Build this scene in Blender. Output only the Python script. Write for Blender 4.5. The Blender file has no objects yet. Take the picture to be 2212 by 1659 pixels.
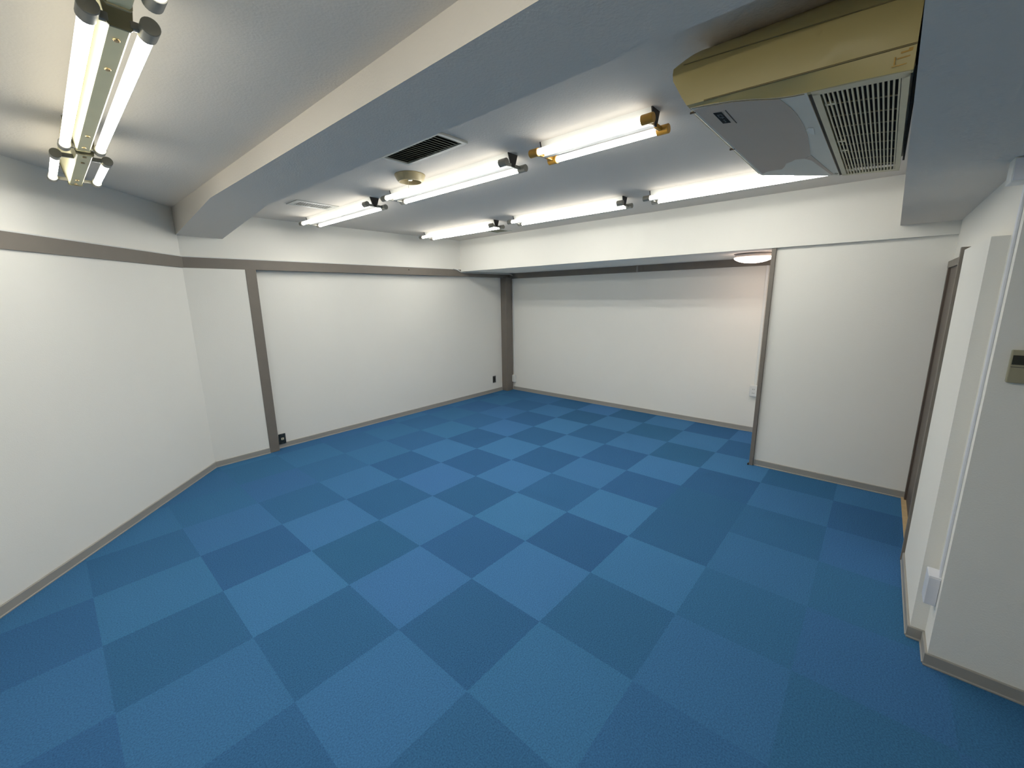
import bpy, bmesh, math, random
from mathutils import Vector, Matrix
random.seed(4)
sc = bpy.context.scene
COL = sc.collection
PI = math.pi

# ------------------------------------------------------------------ materials
def new_mat(name):
    m = bpy.data.materials.new(name); m.use_nodes = True
    nt = m.node_tree; b = nt.nodes['Principled BSDF']
    return m, nt, b

def simple(name, col, rough=0.5, metal=0.0, bump=0.0, bscale=200.0, mottled=0.0, mscale=6.0, spec=0.5):
    m, nt, b = new_mat(name)
    b.inputs['Base Color'].default_value = (*col, 1)
    b.inputs['Roughness'].default_value = rough
    b.inputs['Metallic'].default_value = metal
    b.inputs['Specular IOR Level'].default_value = spec
    tc = nt.nodes.new('ShaderNodeTexCoord')
    if mottled > 0:
        n = nt.nodes.new('ShaderNodeTexNoise'); n.inputs['Scale'].default_value = mscale
        n.inputs['Detail'].default_value = 2
        nt.links.new(tc.outputs['Object'], n.inputs['Vector'])
        r = nt.nodes.new('ShaderNodeMix'); r.data_type = 'RGBA'
        r.inputs['A'].default_value = (*[c * (1 - mottled) for c in col], 1)
        r.inputs['B'].default_value = (*[min(1, c * (1 + mottled)) for c in col], 1)
        nt.links.new(n.outputs['Fac'], r.inputs['Factor'])
        nt.links.new(r.outputs['Result'], b.inputs['Base Color'])
    if bump > 0:
        n2 = nt.nodes.new('ShaderNodeTexNoise'); n2.inputs['Scale'].default_value = bscale
        n2.inputs['Detail'].default_value = 1
        nt.links.new(tc.outputs['Object'], n2.inputs['Vector'])
        bp = nt.nodes.new('ShaderNodeBump'); bp.inputs['Strength'].default_value = bump
        bp.inputs['Distance'].default_value = 0.002
        nt.links.new(n2.outputs['Fac'], bp.inputs['Height'])
        nt.links.new(bp.outputs['Normal'], b.inputs['Normal'])
    return m

def emitter(name, col, strength):
    m = bpy.data.materials.new(name); m.use_nodes = True
    nt = m.node_tree; nt.nodes.clear()
    e = nt.nodes.new('ShaderNodeEmission'); o = nt.nodes.new('ShaderNodeOutputMaterial')
    e.inputs['Color'].default_value = (*col, 1); e.inputs['Strength'].default_value = strength
    nt.links.new(e.outputs[0], o.inputs['Surface'])
    return m

def tube_emitter(name, col, strength, up):
    """tube glow with an added downward bias, so ceiling and upper walls stay darker"""
    m = bpy.data.materials.new(name); m.use_nodes = True
    nt = m.node_tree; nt.nodes.clear(); N, L = nt.nodes, nt.links
    e = N.new('ShaderNodeEmission'); o = N.new('ShaderNodeOutputMaterial')
    e.inputs['Color'].default_value = (*col, 1)
    g = N.new('ShaderNodeNewGeometry'); sp = N.new('ShaderNodeSeparateXYZ')
    L.new(g.outputs['Normal'], sp.inputs[0])
    mr = N.new('ShaderNodeMapRange'); mr.inputs['From Min'].default_value = -.70; mr.inputs['From Max'].default_value = -.03
    mr.inputs['To Min'].default_value = strength; mr.inputs['To Max'].default_value = strength * up
    L.new(sp.outputs[2], mr.inputs['Value']); L.new(mr.outputs[0], e.inputs['Strength'])
    L.new(e.outputs[0], o.inputs['Surface'])
    return m

def carpet_mat():
    m, nt, b = new_mat('blue_carpet_tiles')
    N, L = nt.nodes, nt.links
    b.inputs['Roughness'].default_value = 0.95
    b.inputs['Specular IOR Level'].default_value = 0.1
    tc = N.new('ShaderNodeTexCoord')
    div = N.new('ShaderNodeVectorMath'); div.operation = 'SCALE'; div.inputs['Scale'].default_value = 2.0
    L.new(tc.outputs['Object'], div.inputs[0])
    # slightly ragged tile edges
    nz = N.new('ShaderNodeTexNoise'); nz.inputs['Scale'].default_value = 90
    L.new(tc.outputs['Object'], nz.inputs['Vector'])
    nzs = N.new('ShaderNodeVectorMath'); nzs.operation = 'MULTIPLY_ADD'
    nzs.inputs[1].default_value = (0.022, 0.022, 0); nzs.inputs[2].default_value = (-0.011, -0.011, 0)
    L.new(nz.outputs['Color'], nzs.inputs[0])
    add = N.new('ShaderNodeVectorMath'); add.operation = 'ADD'
    L.new(div.outputs[0], add.inputs[0]); L.new(nzs.outputs[0], add.inputs[1])
    fl = N.new('ShaderNodeVectorMath'); fl.operation = 'FLOOR'; L.new(add.outputs[0], fl.inputs[0])
    sp = N.new('ShaderNodeSeparateXYZ'); L.new(fl.outputs[0], sp.inputs[0])
    def M(op, a, bb=None, c=None):
        n = N.new('ShaderNodeMath'); n.operation = op
        for i, v in enumerate((a, bb, c)):
            if v is None: continue
            if hasattr(v, 'links') or hasattr(v, 'is_linked'): L.new(v, n.inputs[i])
            else: n.inputs[i].default_value = v
        return n.outputs[0]
    s = M('ADD', sp.outputs[0], sp.outputs[1])
    h = M('MULTIPLY', s, 0.5)
    fr = M('FRACT', h)                       # 0 or .5
    par = M('MULTIPLY', fr, 2.0)             # 0 light, 1 dark
    # one tile laid the wrong way round: cell (4,-2)
    ex = M('MULTIPLY', M('COMPARE', sp.outputs[0], 4.0, 0.1), M('COMPARE', sp.outputs[1], -2.0, 0.1))
    par = M('MINIMUM', M('ADD', par, ex), 1.0)
    # nap sheen that changes with the view, painted in: the two shades converge outwards
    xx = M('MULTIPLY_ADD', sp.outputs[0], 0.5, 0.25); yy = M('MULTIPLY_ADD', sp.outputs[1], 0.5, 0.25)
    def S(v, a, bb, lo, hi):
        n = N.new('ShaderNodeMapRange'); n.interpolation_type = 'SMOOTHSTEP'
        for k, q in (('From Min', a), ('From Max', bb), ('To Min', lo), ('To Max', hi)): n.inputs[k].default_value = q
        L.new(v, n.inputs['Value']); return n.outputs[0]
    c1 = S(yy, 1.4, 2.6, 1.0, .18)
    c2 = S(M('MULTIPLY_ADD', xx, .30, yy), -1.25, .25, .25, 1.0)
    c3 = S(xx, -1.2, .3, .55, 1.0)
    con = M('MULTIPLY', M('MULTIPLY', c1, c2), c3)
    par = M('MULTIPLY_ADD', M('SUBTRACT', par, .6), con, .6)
    wn = N.new('ShaderNodeTexWhiteNoise'); wn.noise_dimensions = '2D'
    L.new(fl.outputs[0], wn.inputs['Vector'])
    mixc = N.new('ShaderNodeMix'); mixc.data_type = 'RGBA'
    mixc.inputs['A'].default_value = (*LIGHT_TILE, 1); mixc.inputs['B'].default_value = (*DARK_TILE, 1)
    L.new(par, mixc.inputs['Factor'])
    hsv = N.new('ShaderNodeHueSaturation')
    L.new(mixc.outputs['Result'], hsv.inputs['Color'])
    sepc = N.new('ShaderNodeSeparateColor'); L.new(wn.outputs['Color'], sepc.inputs[0])
    L.new(M('MULTIPLY_ADD', sepc.outputs[0], 0.010, 0.495), hsv.inputs['Hue'])
    L.new(M('MULTIPLY_ADD', sepc.outputs[1], 0.08, 0.96), hsv.inputs['Value'])
    # pile grain
    g = N.new('ShaderNodeTexNoise'); g.inputs['Scale'].default_value = 160; g.inputs['Detail'].default_value = 4
    L.new(tc.outputs['Object'], g.inputs['Vector'])
    mul = N.new('ShaderNodeMix'); mul.data_type = 'RGBA'; mul.blend_type = 'MULTIPLY'
    mul.inputs['Factor'].default_value = 1
    ramp = N.new('ShaderNodeMapRange'); ramp.inputs['From Min'].default_value = .25; ramp.inputs['From Max'].default_value = .75
    ramp.inputs['To Min'].default_value = 0.72; ramp.inputs['To Max'].default_value = 1.28
    L.new(g.outputs['Fac'], ramp.inputs['Value'])
    L.new(hsv.outputs['Color'], mul.inputs['A']); L.new(ramp.outputs[0], mul.inputs['B'])
    L.new(mul.outputs['Result'], b.inputs['Base Color'])
    bp = N.new('ShaderNodeBump'); bp.inputs['Strength'].default_value = 0.6; bp.inputs['Distance'].default_value = 0.004
    L.new(g.outputs['Fac'], bp.inputs['Height']); L.new(bp.outputs['Normal'], b.inputs['Normal'])
    return m

LIGHT_TILE = (0.055, 0.174, 0.362)
DARK_TILE = (0.035, 0.124, 0.264)
M_ = {}
M_['wall'] = simple('white_wallpaper', (0.835, 0.815, 0.757), 0.85, bump=0.25, bscale=160, mottled=0.012, mscale=2.5, spec=.2)
M_['ceil'] = simple('white_ceiling_paper', (0.725, 0.672, 0.605), 0.85, bump=0.45, bscale=110, mottled=0.015, mscale=3, spec=.2)
M_['brown'] = simple('taupe_painted_wood', (0.190, 0.166, 0.140), 0.55, mottled=0.08, mscale=9, bump=.1, bscale=60)
M_['door'] = simple('dark_brown_door', (0.105, 0.078, 0.062), 0.5, mottled=0.06, mscale=5)
M_['base'] = simple('grey_vinyl_skirting', (0.33, 0.315, 0.285), 0.5, mottled=0.03)
M_['basetop'] = simple('pale_skirting_lip', (0.42, 0.44, 0.43), 0.5)
M_['sill'] = simple('raw_pine_sill', (0.55, 0.40, 0.22), 0.6, mottled=0.15, mscale=30)
M_['carpet'] = carpet_mat()
M_['tube'] = tube_emitter('fluorescent_glow', (1.0, 0.985, 0.91), 35.0, .10)
M_['tubeoff'] = simple('unlit_tube_glass', (0.78, 0.78, 0.76), 0.2)
M_['creamlamp'] = simple('yellowed_cream_enamel', (0.80, 0.74, 0.46), 0.4, mottled=0.10, mscale=7)
M_['whitelamp'] = simple('white_enamel', (0.78, 0.77, 0.72), 0.35, mottled=.03)
M_['black'] = simple('black_end_plate', (0.022, 0.018, 0.016), 0.6)  # even near-black, on the ends of the white lights
M_['grimy'] = simple('grimy_olive_end_plate', (0.24, 0.215, 0.115), 0.55, mottled=.2, mscale=20)
M_['amber'] = simple('amber_plastic', (0.52, 0.27, 0.03), 0.35, mottled=0.25, mscale=25)
M_['greysock'] = simple('grey_plastic_socket', (0.25, 0.24, 0.205), 0.3, mottled=.08, mscale=20)
M_['screw'] = simple('tarnished_brass', (0.50, 0.36, 0.18), 0.35, metal=.8)
M_['acside'] = simple('yellowed_plastic', (0.40, 0.322, 0.130), 0.42, mottled=0.05, mscale=3)
M_['acbody'] = simple('aged_white_plastic', (0.76, 0.71, 0.60), 0.6, mottled=0.03, mscale=4, spec=.15)
M_['grille'] = simple('cream_grille_plastic', (0.60, 0.53, 0.34), 0.45, mottled=0.08, mscale=20)
M_['void'] = simple('dark_interior', (0.012, 0.010, 0.009), 0.8)  # near-black colour stands in for unlit depth
M_['groove'] = simple('groove_shadowed_seam', (0.16, 0.125, 0.05), 0.7)
M_['seam'] = simple('brown_seam', (0.07, 0.05, 0.03), 0.7)
M_['tan'] = simple('tan_panel', (0.62, 0.51, 0.41), 0.8, mottled=0.04, mscale=5, spec=.05)
M_['patch'] = simple('white_patch', (0.72, 0.71, 0.64), 0.5)
M_['badge'] = simple('charcoal_badge', (0.035, 0.037, 0.036), 0.9, spec=.05)
M_['badgetxt'] = simple('grey_print', (0.20, 0.205, 0.20), 0.9, spec=.05)
M_['stain'] = simple('ochre_stain', (0.42, 0.25, 0.05), 0.6, mottled=.3, mscale=60)
M_['ventframe'] = simple('grey_aluminium', (0.50, 0.51, 0.47), 0.45, metal=.2)
M_['ventslat'] = simple('sooty_slat', (0.24, 0.24, 0.16), 0.6)
M_['ventwhite'] = simple('white_vent_metal', (0.50, 0.50, 0.46), 0.4)
M_['cream'] = simple('yellowed_cream_plastic', (0.44, 0.36, 0.20), 0.45, mottled=.05)
M_['dkplate'] = simple('black_socket_plate', (0.022, 0.027, 0.027), 0.4)
M_['mdplate'] = simple('charcoal_socket_plate', (0.06, 0.06, 0.057), 0.45)
M_['ivory'] = simple('ivory_plastic', (0.62, 0.58, 0.42), 0.4)
M_['white'] = simple('white_plastic', (0.74, 0.75, 0.73), 0.35)
M_['lavender'] = simple('cool_white_plastic', (0.72, 0.73, 0.78), 0.35)
M_['slot'] = simple('socket_slot', (0.05, 0.05, 0.045), 0.6)
M_['olive'] = simple('aged_beige_control', (0.33, 0.30, 0.20), 0.45, mottled=.05)
M_['screen'] = simple('dark_display', (0.025, 0.026, 0.018), 0.25)
M_['lampbase'] = simple('grey_lamp_base', (0.42, 0.40, 0.38), 0.4)
M_['dome'] = emitter('warm_dome_glow', (1.0, 0.76, 0.64), 9.0)
M_['steel'] = simple('dull_steel', (0.30, 0.29, 0.27), 0.4, metal=.5)

# ------------------------------------------------------------------ mesh builder
class MB:
    def __init__(self): self.bm = bmesh.new()
    def box(self, a, b, bevel=0.0, mat=None):
        a, b = Vector(a), Vector(b)
        lo = Vector([min(p, q) for p, q in zip(a, b)]); hi = Vector([max(p, q) for p, q in zip(a, b)])
        t = bmesh.new()
        v = [t.verts.new((x, y, z)) for x in (lo.x, hi.x) for y in (lo.y, hi.y) for z in (lo.z, hi.z)]
        for f in ((0, 1, 3, 2), (4, 6, 7, 5), (0, 4, 5, 1), (2, 3, 7, 6), (0, 2, 6, 4), (1, 5, 7, 3)):
            t.faces.new([v[i] for i in f])
        if bevel > 0:
            bmesh.ops.bevel(t, geom=t.edges[:], offset=bevel, segments=2, profile=.5, affect='EDGES')
        if mat is not None: bmesh.ops.transform(t, matrix=mat, verts=t.verts[:])
        self._join(t); return self
    def _join(self, t):
        bmesh.ops.recalc_face_normals(t, faces=t.faces[:])
        me = bpy.data.meshes.new('tmp'); t.to_mesh(me); t.free()
        self.bm.from_mesh(me); bpy.data.meshes.remove(me)
    def prism(self, poly, d, bevel=0.0):
        """closed polygon (3-D points) extruded by vector d"""
        t = bmesh.new(); d = Vector(d)
        a = [t.verts.new(p) for p in poly]; b = [t.verts.new(Vector(p) + d) for p in poly]
        n = len(poly); t.faces.new(a); t.faces.new(b[::-1])
        for i in range(n): t.faces.new((a[i], a[(i + 1) % n], b[(i + 1) % n], b[i]))
        if bevel > 0: bmesh.ops.bevel(t, geom=t.edges[:], offset=bevel, segments=2, profile=.5, affect='EDGES')
        self._join(t); return self
    def loft(self, rings, caps=True):
        t = bmesh.new()
        R = [[t.verts.new(p) for p in r] for r in rings]; n = len(R[0])
        for k in range(len(R) - 1):
            for i in range(n): t.faces.new((R[k][i], R[k][(i + 1) % n], R[k + 1][(i + 1) % n], R[k + 1][i]))
        if caps: t.faces.new(R[0][::-1]); t.faces.new(R[-1])
        self._join(t); return self
    def grid(self, rows, thick=None):
        t = bmesh.new()
        R = [[t.verts.new(p) for p in r] for r in rows]
        for k in range(len(R) - 1):
            for i in range(len(R[0]) - 1): t.faces.new((R[k][i], R[k][i + 1], R[k + 1][i + 1], R[k + 1][i]))
        if thick:
            bmesh.ops.recalc_face_normals(t, faces=t.faces[:])
            bmesh.ops.solidify(t, geom=t.faces[:], thickness=thick)
        self._join(t); return self
    def cyl(self, a, b, r, r2=None, n=20, bevel=0.0, caps=True):
        a, b = Vector(a), Vector(b); r2 = r if r2 is None else r2
        ax = (b - a).normalized(); u = ax.orthogonal().normalized(); w = ax.cross(u)
        def ring(c, rr): return [c + (u * math.cos(2 * PI * i / n) + w * math.sin(2 * PI * i / n)) * rr for i in range(n)]
        rings = [ring(a, r), ring(b, r2)]
        if bevel > 0:
            L = (b - a)
            rings = [ring(a, r - bevel), ring(a + ax * bevel, r), ring(b - ax * bevel, r2), ring(b, r2 - bevel)]
        self.loft(rings, caps); return self
    def lathe(self, prof, c, n=36, caps=True):
        c = Vector(c)
        rings = [[c + Vector((r * math.cos(2 * PI * i / n), r * math.sin(2 * PI * i / n), z)) for i in range(n)] for r, z in prof]
        self.loft(rings, caps); return self
    def path(self, pts, r, n=8):
        """round rod through points"""
        pts = [Vector(p) for p in pts]; rings = []
        up = Vector((0.31, 0.23, 0.92)).normalized()
        for i, p in enumerate(pts):
            d = (pts[min(i + 1, len(pts) - 1)] - pts[max(i - 1, 0)]).normalized()
            u = d.cross(up).normalized(); w = d.cross(u)
            rings.append([p + (u * math.cos(2 * PI * k / n) + w * math.sin(2 * PI * k / n)) * r for k in range(n)])
        self.loft(rings); return self
    def build(self, name, mat, parent=None, smooth=False):
        me = bpy.data.meshes.new(name)
        self.bm.normal_update(); self.bm.to_mesh(me); self.bm.free()
        for mm in (mat if isinstance(mat, (list, tuple)) else [mat]): me.materials.append(mm)
        if smooth:
            for p in me.polygons: p.use_smooth = True
        o = bpy.data.objects.new(name, me); COL.objects.link(o)
        if smooth:
            e = o.modifiers.new('edges', 'EDGE_SPLIT'); e.split_angle = math.radians(38)
        if parent is not None:
            o.parent = parent
            o.matrix_parent_inverse = Matrix.Translation(-Vector(parent['_base'])) if '_base' in parent else Matrix()
        return o

def thing(name, label, cat, loc, group=None):
    o = bpy.data.objects.new(name, None); COL.objects.link(o)
    o.empty_display_size = .05; o.location = loc; o['_base'] = list(loc)
    o['label'] = label; o['category'] = cat
    if group: o['group'] = group
    return o
def tag(o, label, cat, group=None):
    o['label'] = label; o['category'] = cat
    if group: o['group'] = group
    return o
def struct(o, label=None, cat=None):
    o['kind'] = 'structure'
    if label: o['label'] = label; o['category'] = cat
    return o

# ------------------------------------------------------------------ room shell
YL, YP = 3.15, 3.21          # left wall upper face / recessed panel
XB = 4.46                    # back wall
YR = -1.935                  # right wall
CZ = 2.43
XREAR, YNEAR = -2.25, -3.3
ANG0 = Vector((-0.02, 3.14, 0)); ANGD = Vector((-1.323, -1.462, 0)).normalized(); ANGL = 3.0
ANGN = Vector((-ANGD.y, ANGD.x, 0)) * -1      # pointing out of the room?
if ANGN.dot(Vector((-1, 1, 0))) < 0: ANGN = -ANGN   # outward
ANG1 = ANG0 + ANGD * ANGL

struct(MB().box((-3.0, -3.4, -0.12), (4.7, 3.5, 0)).build('floor', M_['carpet']),
       'blue checkered carpet tile floor across the whole room', 'floor')
struct(MB().box((-3.0, -1.62, CZ), (3.4, 3.5, CZ + .12)).build('ceiling', M_['ceil']),
       'white papered ceiling carrying the fluorescent lights', 'ceiling')

b = MB()
b.box((-0.02, YL, 1.98), (XB + .12, YL + .22, CZ + .06))
b.box((0.50, YP, 0), (XB + .12, YP + .16, 1.985))
b.box((-0.02, 3.14, 0), (0.485, 3.37, 1.985))
struct(b.build('wall_left', M_['wall']), 'white wall at the left with a recessed panel between two posts', 'wall')

def slab_ang(z0, z1, off, th, name, mat, t0=0.0, t1=ANGL, o2=None):
    p = [ANG0 + ANGD * t0 + ANGN * off, ANG0 + ANGD * t1 + ANGN * off,
         ANG0 + ANGD * t1 + ANGN * (off + th), ANG0 + ANGD * t0 + ANGN * (off + th)]
    return MB().prism([(q.x, q.y, z0) for q in p], (0, 0, z1 - z0)).build(name, mat)
struct(slab_ang(0, CZ + .06, 0.0, .15, 'wall_angled', M_['wall'], t0=-0.0), 'white slanted wall nearest at far left', 'wall')
struct(MB().box((XREAR - .12, YNEAR, 0), (XREAR, ANG1.y + .3, CZ + .06)).build('wall_rear', M_['wall']))
struct(MB().box((XREAR, YNEAR - .12, 0), (1.42, YNEAR, CZ + .06)).build('wall_near', M_['wall']))
struct(MB().box((XB, -0.9, 0), (XB + .12, YP, 2.05)).build('wall_back', M_['wall']), 'white alcove wall under the far beam', 'wall')
struct(MB().box((3.392, YR - .2, 0), (XB, -0.845, 1.99)).build('wall_partition', M_['wall']), 'white partition panel right of the alcove', 'wall')
b = MB()
b.box((1.42, YNEAR, 0), (3.392, YR, 2.09))
struct(b.build('wall_right', M_['wall']), 'large white wall at the right edge carrying the controller', 'wall')
struct(MB().box((1.58, YR, 0), (2.325, -1.885, 1.82)).build('wall_right_furring', M_['wall']),
       'white boxed-out wall section between brown door and cable trunking', 'wall')

# beams
x0, x1 = -0.03, 0.33
poly = [(x0, YL, 2.20), (x0, 1.95, 2.322), (x0, -1.61, 2.312), (x0, -1.61, CZ + .02), (x0, YL, CZ + .02)]
struct(MB().prism(poly, (x1 - x0, 0, 0)).build('ceiling_beam', M_['ceil']),
       'white ceiling beam with tapered end crossing the room', 'beam')
struct(MB().box((3.35, YR - .25, 1.99), (XB + .12, YL, CZ + .06)).build('ceiling_beam', M_['wall']),
       'deep white beam over the alcove and partition', 'beam')
struct(MB().prism([(XREAR, YNEAR, 2.08), (3.35, YNEAR, 2.08), (3.35, -1.626, 2.08), (XREAR, -1.570, 2.08)], (0, 0, CZ + .06 - 2.08)).build('ceiling_beam', M_['ceil']),
       'low white beam along the right beside the air conditioner', 'beam')

# brown rails and posts
b = MB(); b.box((-0.02, YL - .012, 1.922), (XB, YP + .02, 2.018), .002)
struct(b.build('trim_1', M_['brown']), 'taupe rail along the top of the left wall', 'trim')
p = [ANG0 + ANGN * .02 + Vector((.0, 0, 0)), ANG0 + ANGD * 2.9 + ANGN * .02, ANG0 + ANGD * 2.9 - ANGN * .012, ANG0 - ANGN * .012]
struct(MB().prism([(q.x, q.y, 1.922) for q in p], (0, 0, .096)).build('trim_2', M_['brown']),
       'taupe rail across the slanted left wall', 'trim')
struct(MB().box((XB - .025, -0.845, 1.905), (XB + .01, YP, 1.99), .002).build('trim_3', M_['brown']),
       'taupe rail at the top of the alcove wall', 'trim')
struct(MB().box((0.482, 3.135, 0), (0.578, YP + .03, 1.923), .002).build('trim_4', M_['brown']),
       'taupe post dividing the left wall', 'trim')
struct(MB().box((4.29, 3.085, 0), (4.435, YP + .02, 1.923), .002).build('trim_5', M_['brown']),
       'taupe post in the far corner', 'trim')
struct(MB().box((3.362, -0.864, 0), (3.43, -0.832, 1.99), .002).build('trim_6', M_['brown']),
       'thin taupe post on the edge of the partition', 'trim')
# little black foot below the partition post
tag(MB().box((3.350, -0.832, 0.0), (3.385, -0.820, 0.016), .003).build('door_stop', M_['black']),
    'tiny black stop on the carpet at the foot of the partition post', 'door stop')

# baseboards: body with pale lip at the floor
BH, BT = 0.058, 0.009
def base(name, p, q, n, label):
    """p,q floor points on the wall face, n unit vector into the room"""
    p, q, n = Vector((*p, 0)), Vector((*q, 0)), Vector((*n, 0)).normalized()
    poly = [p, p + n * (BT + .004), p + n * (BT + .004) + Vector((0, 0, .005)), p + n * BT + Vector((0, 0, .009)), p + n * BT + Vector((0, 0, BH - .003)), p + n * (BT - .003) + Vector((0, 0, BH)), p + Vector((0, 0, BH))]
    return struct(MB().prism(poly, q - p).build(name, M_['base']), label, 'baseboard')
base('baseboard_left', (0.578, YP), (4.29, YP), (0, -1), 'grey skirting under the recessed left wall panel')
base('baseboard_left', (-0.02, 3.14), (0.482, 3.14), (0, -1), 'short grey skirting left of the taupe dividing post')
A1 = ANG0 + ANGD * 2.95
base('baseboard_angled', (ANG0.x, ANG0.y), (A1.x, A1.y), (-ANGN.x, -ANGN.y), 'grey skirting along the slanted left wall')
base('baseboard_back', (XB, 3.085), (XB, -0.845), (-1, 0), 'grey skirting along the alcove wall')
base('baseboard_partition', (3.392, -0.87), (3.392, YR), (-1, 0), 'grey skirting under the partition')
base('baseboard_right', (2.325, -1.885), (1.58, -1.885), (0, 1), 'grey skirting on the boxed-out wall by the door')
base('baseboard_right', (1.58, -1.885 + BT), (1.58, YR), (-1, 0), 'short grey skirting on the end of the boxed-out wall')
base('baseboard_right', (1.58 - BT, YR), (1.42, YR), (0, 1), 'stub of grey skirting under the cable trunking')
base('baseboard_right', (1.42, YR + BT), (1.42, YNEAR), (-1, 0), 'grey skirting under the large wall at the right edge')

# door in the right wall
d = MB()
d.box((2.36, YR, 0.012), (3.33, YR + .012, 1.765))
door = d.build('door_1', M_['door']); struct(door, 'dark brown door seen edge-on in the right wall', 'door')
f = MB()
MB().box((3.335, YR, 0), (3.388, YR + .024, 1.80), .001).build('far_jamb', M_['door'], door)
f.box((2.36, YR, 1.765), (3.388, YR + .026, 1.81), .001)
fo = f.build('door_frame', M_['brown'], door)
f = MB().box((2.325, YR, 0), (2.36, -1.872, 1.835), .001)
f.build('door_jamb', M_['brown'], door)
MB().box((2.36, YR + .012, 0), (3.388, YR + .04, .012)).build('door_sill', M_['sill'], door)['label'] = 'raw pine door sill'
MB().box((2.47, YR + .012, .93), (2.50, YR + .022, .97), .002).build('latch_plate', M_['ivory'], door)

# ------------------------------------------------------------------ fluorescent lights
GROUP = 'twin-tube fluorescent ceiling lights'
def fixture(name_label, x, ya, yb, wt, wb, h, dx, zt, rt, mats, near_arm, sock_r=.021, sock_l=.055, over=.028, over_b=None, hardware=False, lit=True):
    """ya<yb ends of the body along y; tubes at x +/- dx, height zt"""
    root = thing('fluorescent_light', name_label, 'ceiling light', (x, (ya + yb) / 2, CZ), GROUP)
    body, sock, plate = mats
    zb = CZ - h
    over_b = over if over_b is None else over_b
    # pressed-steel body: trapezoid with softened lower corners
    prof = [(-wt / 2, CZ), (-wb / 2, zb + .004), (-wb / 2 + .004, zb), (wb / 2 - .004, zb), (wb / 2, zb + .004), (wt / 2, CZ)]
    MB().prism([(x + px, ya + .004, z) for px, z in prof], (0, yb - ya - .008, 0)).build('housing', body, root)
    for ye, s in ((ya, 1), (yb, -1)):
        k = 1.06
        pp = [(x + px * k, ye, CZ - (CZ - z) * 1.03) for px, z in prof]
        MB().prism(pp, (0, .006 * s, 0)).build('end_plate', plate, root)
    for sx in (-1, 1):
        cx = x + sx * dx
        t = MB(); t.cyl((cx, ya - over + sock_l - .006, zt), (cx, yb + over_b - sock_l + .006, zt), rt, n=16)
        t.build('tube', M_['tube'] if lit else M_['tubeoff'], root, smooth=True)
        for ye, s, ov in ((ya, 1, over), (yb, -1, over_b)):
            c = MB()
            c.cyl((cx, ye - s * ov, zt), (cx, ye - s * ov + s * sock_l, zt), sock_r, n=20, bevel=.002)
            # arm from the body to the lamp holder
            hw = .5 * (wb + (wt - wb) * (zt - zb) / h)
            yc = max(ye, ye - ov + .012) if s > 0 else min(ye, ye + ov - .012)
            yc += s * .006
            c.box((x + sx * (hw - .004), yc - .008, zt - .008), (cx - sx * (sock_r * .6), yc + .008, zt + .010), .002)
            so = c.build('lamp_holder', sock, root, smooth=True)
            if sock is M_['amber']: so['label'] = 'amber plastic lamp holder'
    if hardware:
        for fy in (.06, .22, .80, .95):
            y = ya + (yb - ya) * fy
            MB().cyl((x, y, zb), (x, y, zb - .005), .0075, n=14, bevel=.0015).build('screw', M_['screw'], root)
    return root
W = dict(wt=.078, wb=.036, h=.068, dx=.085, zt=2.366, rt=.0155)
wm = (M_['whitelamp'], M_['greysock'], M_['black'])
am = (M_['whitelamp'], M_['amber'], M_['black'])
fixture('white twin-tube light with amber lamp holders, nearest the air conditioner', 1.035, -.745, -.125, mats=am, near_arm=False, **W)
fixture('white twin-tube light just beyond the round cream ceiling rose', 1.035, .10, 1.32, mats=wm, near_arm=False, **W)
fixture('white twin-tube light between the small slatted vent and the left wall', 1.035, 1.60, 2.82, mats=wm, near_arm=False, **W)
fixture('white twin-tube light partly hidden behind the air conditioner', 2.515, -1.32, -.10, mats=wm, near_arm=False, **W)
fixture('white twin-tube light in the middle of the row along the alcove beam', 2.515, .13, 1.35, mats=wm, near_arm=False, **W)
fixture('white twin-tube light in the far ceiling corner beside the dark flush vent', 2.515, 1.62, 2.84, mats=wm, near_arm=False, **W)
Cc = dict(wt=.076, wb=.046, h=.142, dx=.056, zt=2.300, rt=.0160)
cm = (M_['creamlamp'], M_['greysock'], M_['grimy'])
fixture('long yellowed cream twin-tube light on the near side of the big beam', -.700, -.125, 1.135, mats=cm, near_arm=True, hardware=True, over_b=.020, **Cc)
fixture('short yellowed cream twin-tube light next to the slanted left wall', -.692, 1.170, 1.895, mats=cm, near_arm=True, hardware=True, over=-.130, over_b=-.01,
        wt=.10, wb=.054, h=.148, dx=.087, zt=2.300, rt=.0155)
fixture('cream twin-tube light cut off by the top edge of the photo', -.712, -1.45, -.215, mats=cm, near_arm=True, over_b=-.045, **Cc)

# ------------------------------------------------------------------ air conditioner
ac = thing('air_conditioner', 'yellowed ceiling-hung air conditioner beside the low right beam', 'air conditioner', (1.2, -1.3, CZ))
YF, YBk = -1.045, -1.588
ZF, ZBk = 2.222, 2.150
def zbot(y): return ZF + (ZBk - ZF) * (YF - y) / (YF - YBk)
EDGE = [(-1.035, .5955), (-1.109, .592), (-1.178, .590), (-1.225, .601), (-1.265, .617), (-1.299, .626), (-1.335, .626), (-1.368, .621), (-1.43, .605), (-1.488, .591), (-1.591, .576)]
def xedge(y):
    if y >= EDGE[0][0]: return EDGE[0][1]
    for (a, p), (b_, q) in zip(EDGE, EDGE[1:]):
        if y >= b_: return p + (q - p) * (a - y) / (a - b_)
    return EDGE[-1][1]
AX0, AX1 = .60, 1.65
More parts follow.
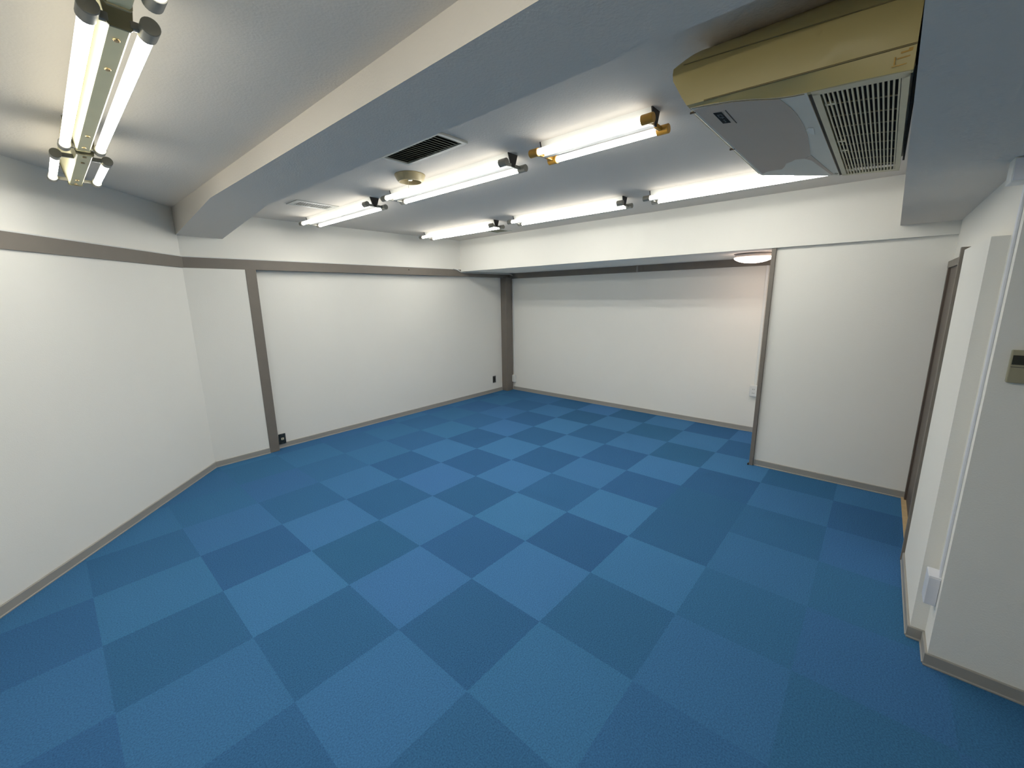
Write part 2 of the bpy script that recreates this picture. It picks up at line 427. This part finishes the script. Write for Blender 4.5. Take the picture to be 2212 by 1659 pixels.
# casing (front + top + far side)
prof = [(-1.185, CZ), (-1.075, 2.37), (-1.012, 2.335), (-1.002, 2.31), (-1.014, 2.262), (YF, ZF + .016), (YF - .004, ZF + .016)]
ring = prof + [(-1.37, zbot(-1.37) + .016), (-1.375, zbot(-1.375) + .05), (YBk, ZBk + .05), (YBk, CZ)]
far = [(1.86 if z < 2.4 else 1.76, y, z) for y, z in ring]
MB().prism([(AX0 + .112, y, z) for y, z in ring], (AX1 - AX0 - .047, 0, 0)).build('casing', M_['acbody'], ac)
MB().prism([(.60, y, z) for y, z in ((-1.09, 2.33), (-1.014, 2.322), (-1.006, 2.31), (-1.018, 2.262), (YF - .002, ZF + .018), (-1.09, ZF + .02))], (.115, 0, 0)).build('corner_cover', M_['acside'], ac)
# curved side panels: near one visible
def side_panel(x_at, name, s):
    ys = [-.998, -1.012, -1.03, -1.047, -1.07, -1.10, -1.14, -1.18, -1.225, -1.265, -1.299, -1.335, -1.368, -1.43, -1.488, -1.54, YBk]
    rows = []
    for i, y in enumerate(ys):
        f = max(0., min(1., (y + 1.065) / .067))      # 1 at the front nose
        zb = zbot(min(y, YF)) if y <= YF else ZF + (y - YF) / (.047) * .085
        ztop = CZ if y < -1.065 else CZ - .088 * ((y + 1.065) / .067) ** 1.25
        z3 = max(zb, 2.222 - .018 * (YF - y) / (YF - YBk)) if y < YF else zb
        z2 = min(2.343 - .031 * (YF - y) / (YF - YBk), ztop)
        xb = xedge(y)
        xt = .703 - .125 * f
        xm = .570
        pts = [(xb + .02, zb - .0), (xb, zb + .0005), (xb - .006 if z3 - zb > .01 else xb, zb + .25 * (z3 - zb) + .001),
               (xm + .002, z3 + .0005), (xm - .004, (z3 + z2) / 2), (xm, z2), (xm + (xt - xm) * .30, z2 + (ztop - z2) * .5), (xt, ztop)]
        rows.append([(x_at + s * (px - .57), y, z) for px, z in pts])
    return MB().grid(rows, .012).build(name, M_['acside'], ac, smooth=True)
sp = side_panel(.570, 'side_panel', 1); sp['label'] = 'yellowed side panel'
def strip(pts, w, name, mat, parent=ac, r=.0016):
    return MB().path(pts, w, n=6).build(name, mat, parent)
ys = [-1.03, -1.10, -1.2, -1.3, -1.4, -1.5, YBk]
strip([(.5695, y, 2.343 - .031 * (YF - y) / (YF - YBk)) for y in ys], .0016, 'upper_groove', M_['groove'], ac)
strip([(.572, y, 2.2235 - .018 * (YF - y) / (YF - YBk)) for y in ys[1:]], .0026, 'lower_groove', M_['groove'], ac)
# bottom cover panels
def bquad(pts, th, name, mat, off=.0):
    a = [(x, y, zbot(y) - off) for x, y in pts]
    return MB().prism(a, (0, 0, th)).build(name, mat, ac)
front_pts = [(xedge(y) + .002, y) for y in (-1.050, -1.10, -1.14, -1.178, -1.225, -1.265, -1.299, -1.335, -1.366)] + [(1.812, -1.366), (1.700, -1.050)]
bquad(front_pts, .014, 'bottom_panel', M_['acbody'])
MB().prism([(1.69, -1.05, 2.235), (1.805, -1.36, 2.235), (1.785, -1.58, 2.235), (1.69, -1.58, 2.235)], (0, 0, .15)).build('end_panel', M_['acbody'], ac)
# tan area of the bottom panel (its own outline), leaving white margins
tan_pts = [(.615, -1.056), (.606, -1.12), (.602, -1.187), (.618, -1.235), (.640, -1.298), (.72, -1.312), (.80, -1.320), (.92, -1.324), (1.05, -1.320), (1.20, -1.309), (1.335, -1.297),
        (1.40, -1.272), (1.405, -1.235), (1.44, -1.215), (1.47, -1.19), (1.53, -1.175), (1.585, -1.155), (1.60, -1.11), (1.62, -1.085), (1.665, -1.058)]
bquad(tan_pts, .0015, 'tan_area', M_['tan'], .0012)
bquad([(.955, -1.333), (.985, -1.322), (1.00, -1.330), (1.02, -1.326), (1.05, -1.342), (.965, -1.347)], .001, 'pale_patch', M_['patch'], .0014)
bquad([(1.345, -1.298), (1.402, -1.270), (1.44, -1.290), (1.775, -1.335), (1.765, -1.345)], .001, 'tan_wedge', M_['tan'], .0014)
bquad([(1.735, -1.352), (1.765, -1.347), (1.775, -1.358), (1.745, -1.364)], .001, 'olive_mark', M_['olive'], .0016)
strip([(xedge(y) + .006, y, zbot(y) - .0006) for y in (-1.055, -1.10, -1.14, -1.178, -1.225, -1.265, -1.299, -1.335, -1.36)], .0011, 'panel_edge', M_['groove'], ac)
# air outlet lips at the front edge
MB().prism([(.66, YF + .004, ZF + .004), (.66, YF - .004, ZF - .002), (.66, YF - .007, ZF - .000), (.66, YF + .000, ZF + .010)], (1.03, 0, 0)).build('outlet_vane', M_['acbody'], ac)
MB().prism([(.66, YF + .014, ZF + .010), (.66, YF + .009, ZF + .005), (.66, YF + .007, ZF + .008), (.66, YF + .012, ZF + .016)], (1.03, 0, 0)).build('outlet_vane', M_['acbody'], ac)
MB().box((.640, YF - .008, ZF - .003), (.644, YF + .010, ZF + .003)).build('vane_clip', M_['seam'], ac)
MB().box((1.14, YF - .008, ZF - .003), (1.146, YF + .012, ZF + .004)).build('vane_clip', M_['seam'], ac)
# intake grille
GY0, GY1 = -1.376, -1.584
gx0, gx1 = .650, 1.745
g = thing  # noqa
gr = MB()
def gz(y, o=0): return zbot(y) - o
def gbar(b, x0, y0, x1, y1, th, w=None):
    a = [(x0, y0), (x1, y0), (x1, y1), (x0, y1)]
    b.prism([(x, y, gz(y)) for x, y in a], (0, 0, th))
gbar(gr, gx0 - .01, GY0, gx1 + .06, GY0 - .018, .012)
gbar(gr, gx0 - .06, GY1 + .016, gx1 + .0, GY1, .012)
gr.prism([(x, y, gz(y)) for x, y in ((xedge(GY0) + .006, GY0), (gx0 + .006, GY0), (gx0 - .03, GY1), (xedge(GY1) + .004, GY1))], (0, 0, .012))
gr.prism([(x, y, gz(y)) for x, y in ((gx1 + .04, GY0), (gx1 + .065, GY0), (gx1 + .01, GY1), (gx1 - .035, GY1))], (0, 0, .012))
frame = gr.build('intake_grille', M_['grille'], ac); frame['label'] = 'cream slatted intake grille'
fx = frame
nb = 16; ya_, yb_ = GY0 - .022, GY1 + .020
bars = MB()
for k in range(nb):
    y = ya_ + (yb_ - ya_) * (k + .15) / (nb - .7)
    fsl = (y - GY0) / (GY1 - GY0)
    gbar(bars, gx0 - .034 * fsl, y, gx1 + .05 - .075 * fsl, y - .0042, .007)
nc = 9
for k in range(1, nc):
    x = gx0 + (gx1 - gx0) * k / nc
    z0 = .007
    bars.prism([(x - .002, ya_, gz(ya_) + z0), (x + .002, ya_, gz(ya_) + z0), (x + .002, yb_, gz(yb_) + z0), (x - .002, yb_, gz(yb_) + z0)], (0, 0, .003))
for x in (gx0 + .09, gx0 + .52, gx0 + .66, gx1 - .07):
    gbar(bars, x, ya_, x + .016, ya_ - .024, .006)
bars.build('grille_bars', M_['grille'], frame)
MB().prism([(x, y, gz(y) + .030) for x, y in ((gx0 - .01, ya_ + .02), (gx1 + .06, ya_ + .02), (gx1 + .02, yb_ - .012), (gx0 - .045, yb_ - .012))], (0, 0, .004)).build('filter', M_['void'], ac)  # black sheet in place of the unlit space behind the bars
bquad([(.630, -1.3655), (1.812, -1.3655), (1.812, -1.3770), (.630, -1.3770)], .004, 'grille_seam', M_['seam'], -.0045)
# badge
bd = MB()
bx0, bx1, by0, by1 = .657, .800, -1.089, -1.138
bquad([(bx0, by0), (bx1, by0), (bx1, by1), (bx0, by1)], .001, 'badge_surround', M_['tan'], .0020)
plate = bquad([(.669, -1.101), (.786, -1.101), (.786, -1.1265), (.669, -1.1265)], .001, 'badge', M_['badge'], .0032)
plate['label'] = 'charcoal badge with faded grey print'
txt = MB()
def dash(u0, v0, u1, v1):
    U = lambda u: .669 + .117 * u
    V = lambda v: -1.101 - .0255 * v
    a = [(U(u0), V(v0)), (U(u1), V(v0)), (U(u1), V(v1)), (U(u0), V(v1))]
    txt.prism([(x, y, zbot(y) - .0036) for x, y in a], (0, 0, .0006))
for q in ((.16, .25, .22, .80), (.16, .25, .40, .36), (.16, .68, .34, .80), (.40, .30, .47, .82), (.47, .48, .54, .62), (.66, .40, .72, .64), (.76, .45, .88, .60)):
    dash(*q)
txt.build('lettering', M_['badgetxt'], plate)
strip([(bx0 + .004, by1 - .003, zbot(by1) - .002), (bx1 + .002, by1 - .003, zbot(by1) - .002)], .0012, 'badge_groove', M_['seam'], ac)
# ochre stain by the back corner of the side panel
st = MB()
for (y0, z0, y1, z1) in ((-1.560, 2.196, -1.584, 2.192), (-1.549, 2.188, -1.552, 2.170), (-1.555, 2.184, -1.582, 2.181), (-1.574, 2.200, -1.582, 2.195), (-1.546, 2.168, -1.575, 2.166)):
    st.box((.5725, y0, z0), (.5735, y1, z1), .0002)
st.build('stain', M_['stain'], ac)
# mounting gap behind the unit, its shade put in as a black slab
MB().box((.64, YBk - .0075, ZBk + .03), (1.70, YBk - .001, CZ)).build('gap_shade', M_['void'], ac)

# ------------------------------------------------------------------ ceiling vents
def vent(label, x0, y0, x1, y1, fw, frame_m, slat_m, n, along, drop=.010):
    root = thing('ceiling_vent', label, 'vent', ((x0 + x1) / 2, (y0 + y1) / 2, CZ))
    f = MB()
    z0, z1 = CZ - drop, CZ + .0
    for a, bb in (((x0, y0), (x1, y0 + fw)), ((x0, y1 - fw), (x1, y1)), ((x0, y0 + fw), (x0 + fw, y1 - fw)), ((x1 - fw, y0 + fw), (x1, y1 - fw))):
        f.box((*a, z0), (*bb, z1), .0015)
    f.build('frame', frame_m, root)
    MB().box((x0 + fw, y0 + fw, CZ - .001), (x1 - fw, y1 - fw, CZ + .0)).build('duct_opening', M_['void'], root)
    for k in range(n):
        s = MB()
        if along == 'x':          # slats run along x, stacked in y
            y = y0 + fw + (y1 - y0 - 2 * fw) * (k + .5) / n; w = (y1 - y0 - 2 * fw) / n * .90
            s.prism([(x0 + fw, y - w / 2, z0 + .001), (x0 + fw, y + w / 2, CZ - .002), (x0 + fw, y + w / 2 + .001, CZ - .003), (x0 + fw, y - w / 2 + .001, z0)], (x1 - x0 - 2 * fw, 0, 0))
        else:
            x = x0 + fw + (x1 - x0 - 2 * fw) * (k + .5) / n; w = (x1 - x0 - 2 * fw) / n * .36
            s.prism([(x - w / 2, y0 + fw, z0 + .001), (x + w / 2, y0 + fw, z0 + .001), (x + w / 2, y0 + fw, z0 + .0025), (x - w / 2, y0 + fw, z0 + .0025)], (0, y1 - y0 - 2 * fw, 0))
        s.build('slat', slat_m, root)
    return root
vent('large grey-framed vent with sooty slats beside the big beam', .508, .140, .716, .672, .022, M_['ventframe'], M_['ventslat'], 18, 'x', .012)
vent('small white vent with open slats near the left wall', .618, 2.10, .985, 2.315, .040, M_['ventwhite'], M_['ventwhite'], 15, 'y', .006)
vent('small dark flush vent close to the alcove beam', 2.92, 1.99, 3.20, 2.25, .030, M_['ventwhite'], M_['ventslat'], 10, 'y', .005)

# round ceiling rose with pull cord
cr = thing('ceiling_rose', 'round cream ceiling rose with thin pull cord between vent and tube light', 'ceiling rose', (.862, .865, CZ))
cx, cy = .862, .865
MB().lathe([(.100, CZ), (.102, CZ - .006), (.088, CZ - .034), (.078, CZ - .046), (.073, CZ - .046), (.070, CZ - .030), (.068, CZ - .006)], (cx, cy, 0), 40, caps=False).build('shell', M_['cream'], cr, smooth=True)
MB().lathe([(.068, CZ - .006), (.03, CZ - .010), (.004, CZ - .012)], (cx, cy, 0), 32, caps=False).build('inner_cup', M_['cream'], cr, smooth=True)
MB().cyl((cx, cy, CZ - .010), (cx, cy, CZ - .036), .016, n=20, bevel=.003).build('socket', M_['ivory'], cr, smooth=True)
MB().path([(cx - .012, cy + .004, CZ - .030), (cx - .013, cy + .005, CZ - .058), (cx - .011, cy + .006, CZ - .085), (cx - .012, cy + .005, CZ - .10)], .0012, 6).build('pull_cord', M_['ivory'], cr)

# ------------------------------------------------------------------ dome lamp in the alcove
lx, ly = 3.80, -.605
dl = thing('dome_lamp', 'round glowing dome lamp under the beam at the partition', 'ceiling light', (lx, ly, 1.99))
MB().lathe([(.165, 1.992), (.165, 1.986), (.160, 1.985), (.162, 1.955), (.158, 1.950)], (lx, ly, 0), 40).build('lamp_base', M_['lampbase'], dl, smooth=True)
MB().lathe([(.168, 1.953), (.166, 1.944), (.150, 1.930), (.120, 1.916), (.080, 1.906), (.040, 1.901), (.006, 1.900)], (lx, ly, 0), 40).build('diffuser', M_['dome'], dl, smooth=True)
MB().lathe([(.171, 1.989), (.171, 1.985)], (lx, ly, 0), 40).build('gasket', M_['black'], dl)
MB().cyl((lx, ly, 1.985), (lx, ly, 1.998), .05).build('mount', M_['lampbase'], dl)

# ------------------------------------------------------------------ outlets, boxes, trunking
def plate_y(name, label, cat, xa, xb, za, zb, y, th, mat):
    root = thing(name, label, cat, ((xa + xb) / 2, y, za))
    MB().box((xa, y - th, za), (xb, y, zb), .003).build('plate', mat, root)
    return root
o = plate_y('wall_outlet', 'black socket plate at the foot of the taupe dividing post', 'outlet', .600, .672, .050, .165, YP - BT - .004, .008, M_['dkplate'])
yy = YP - BT - .004 - .008
MB().box((.622, yy - .004, .096), (.650, yy, .120), .002).build('insert', M_['ivory'], o)
MB().cyl((.636, yy - .005, .108), (.636, yy - .003, .108), .005, n=12).build('jack', M_['slot'], o)
for z in (.060, .155): MB().cyl((.636, yy - .0015, z), (.636, yy, z), .003, n=10).build('screw', M_['steel'], o)
o = plate_y('wall_outlet', 'charcoal socket plate low on the left wall near the far corner', 'outlet', 4.050, 4.120, .168, .283, YP, .008, M_['mdplate'])
MB().box((4.072, YP - .011, .190), (4.098, YP - .008, .261), .002).build('insert', M_['badge'], o)

o = thing('junction_box', 'small white box at the foot of the far corner cable', 'junction box', (XB, 3.075, .140))
MB().box((XB - .045, 3.028, .142), (XB, 3.108, .268), .006).build('box', M_['white'], o, smooth=True)
MB().box((XB - .047, 3.034, .150), (XB - .045, 3.102, .260), .001).build('cover', M_['white'], o)
o = thing('wall_outlet', 'white twin socket at the right end of the alcove wall', 'outlet', (XB, -.605, .43))
MB().box((XB - .045, -.655, .432), (XB, -.570, .566), .005).build('box', M_['white'], o, smooth=True)
MB().box((XB - .048, -.650, .440), (XB - .045, -.576, .558), .001).build('cover', M_['white'], o)
for z in (.475, .520):
    for y in (-.603, -.618):
        MB().box((XB - .0488, y - .002, z - .006), (XB - .048, y + .002, z + .006)).build('socket_slot', M_['slot'], o)
tag(MB().box((XB - .018, -.632, .566), (XB, -.606, 1.905), .003).build('cable_trunking', M_['white']),
    'white trunking dropping down the alcove wall to the twin socket', 'cable trunking')
# thin cable along the left rail, round the beam corner, down the far post
yc = YL - .017
pth = [(3.20, yc, 2.024), (3.24, yc, 2.020), (3.27, YL - .020, 2.012), (3.34, YL - .022, 1.984), (3.42, YL - .022, 1.978)]
pth += [(3.9, YL - .022, 1.978), (4.30, YL - .022, 1.978), (4.40, 3.11, 1.977), (4.437, 3.078, 1.965), (4.446, 3.068, 1.93), (4.448, 3.066, 1.85), (4.448, 3.066, 1.0), (4.448, 3.066, .268)]
tag(MB().path(pth, .0065, 8).build('cable', M_['white']), 'thin white cable bending round the beam end and down the far corner', 'cable')
def lip(pts, parent):
    o = MB().path(pts, .006, 8).build('white_bead', M_['white'], parent); o['label'] = 'white bead along the top of the rail'
lip([(-.015, YL - .006, 2.021), (1.5, YL - .006, 2.021), (3.22, YL - .006, 2.021)], bpy.data.objects['trim_1'])
q0, q1 = ANG0 - ANGN * .006, ANG0 + ANGD * 2.6 - ANGN * .006
lip([(q0.x, q0.y, 2.021), ((q0.x + q1.x) / 2, (q0.y + q1.y) / 2, 2.021), (q1.x, q1.y, 2.021)], bpy.data.objects['trim_2'])
# bracket on the alcove rail
o = thing('rail_bracket', 'small brown bracket on the dark rail of the alcove wall', 'bracket', (XB - .025, .845, 1.905))
MB().box((XB - .033, .795, 1.908), (XB - .025, .862, 1.989), .001).build('plate', M_['brown'], o)
MB().box((XB - .037, .862, 1.908), (XB - .025, .885, 1.985), .001).build('torn_edge', M_['steel'], o)
# marks on the rail: little bolt and a nail
MB().cyl((2.42, YL - .0135, 1.985), (2.42, YL - .0115, 1.985), .007, n=12).build('bolt_hole', M_['void'], bpy.data.objects['trim_1'])['label'] = 'dark bolt hole in the rail'
# right wall trunking
o = thing('junction_box', 'white box at the bottom of the right wall trunking', 'junction box', (1.50, YR, .26))
MB().box((1.462, YR - .002, .262), (1.545, YR + .040, .40), .003).build('box', M_['lavender'], o)
MB().box((1.459, YR + .002, .268), (1.462, YR + .038, .394), .001).build('cover', M_['lavender'], o)
tag(MB().box((1.470, YR, .40), (1.496, YR + .008, 2.0), .002).build('cable_trunking', M_['lavender']),
    'white trunking running up the right wall corner from floor box to ceiling box', 'cable trunking')
o = thing('junction_box', 'white box under the low right beam at the top edge of the trunking', 'junction box', (1.50, YR, 2.0))
MB().box((1.47, YR, 1.995), (1.56, YR + .045, 2.08), .003).build('box', M_['white'], o)
MB().box((1.466, YR + .004, 2.0), (1.47, YR + .041, 2.075), .001).build('cover', M_['lavender'], o)
# air-conditioner controller on the big wall
o = thing('wall_controller', 'beige wall controller with dark display on the large right wall', 'controller', (1.42, -2.03, 1.28))
MB().box((1.398, -2.10, 1.280), (1.42, -1.975, 1.400), .003).build('case', M_['olive'], o)
MB().box((1.3965, -2.095, 1.348), (1.3985, -1.979, 1.382), .0008).build('display', M_['screen'], o)
MB().box((1.3972, -2.095, 1.338), (1.3985, -1.978, 1.340), .0004).build('lid_seam', M_['slot'], o)

# ------------------------------------------------------------------ camera
F, CX, CY, Wp, Hp = 892.8, 1092.6, 822.15, 2212, 1659
yaw, pit, rol = .7346, -.2021, -.0169
fw = Vector((math.cos(yaw) * math.cos(pit), math.sin(yaw) * math.cos(pit), math.sin(pit)))
r = Vector((math.sin(yaw), -math.cos(yaw), 0)); u = r.cross(fw)
r2 = r * math.cos(rol) + u * math.sin(rol); u2 = -r * math.sin(rol) + u * math.cos(rol)
cam = bpy.data.cameras.new('camera'); co = bpy.data.objects.new('camera', cam); COL.objects.link(co)
Mx = Matrix.Identity(4)
for i, v in enumerate((r2, u2, -fw)):
    for k in range(3): Mx[k][i] = v[k]
Mx.translation = Vector((-.9451, -1.6026, 1.6242)); co.matrix_world = Mx
cam.sensor_fit = 'HORIZONTAL'; cam.sensor_width = 36; cam.lens = F / Wp * 36
cam.shift_x = (Wp / 2 - CX) / Wp; cam.shift_y = (CY - Hp / 2) / Wp
cam.clip_start = .01
sc.camera = co

w = bpy.data.worlds.new('world'); sc.world = w; w.use_nodes = True
w.node_tree.nodes['Background'].inputs['Color'].default_value = (.5, .5, .5, 1)
w.node_tree.nodes['Background'].inputs['Strength'].default_value = .0

for ob in bpy.data.objects:
    if '_base' in ob: del ob['_base']
sc.view_settings.view_transform = 'Standard'
sc.view_settings.look = 'None'
sc.view_settings.exposure = 0.35
sc.view_settings.gamma = 1
sc.view_settings.use_curve_mapping = False
sc.cycles.use_denoising = True
sc.cycles.max_bounces = 7
sc.cycles.diffuse_bounces = 6
sc.cycles.use_adaptive_sampling = True
sc.cycles.adaptive_threshold = 0.06
sc.cycles.adaptive_min_samples = 20
sc.cycles.use_light_tree = True
sc.cycles.sample_clamp_indirect = 4
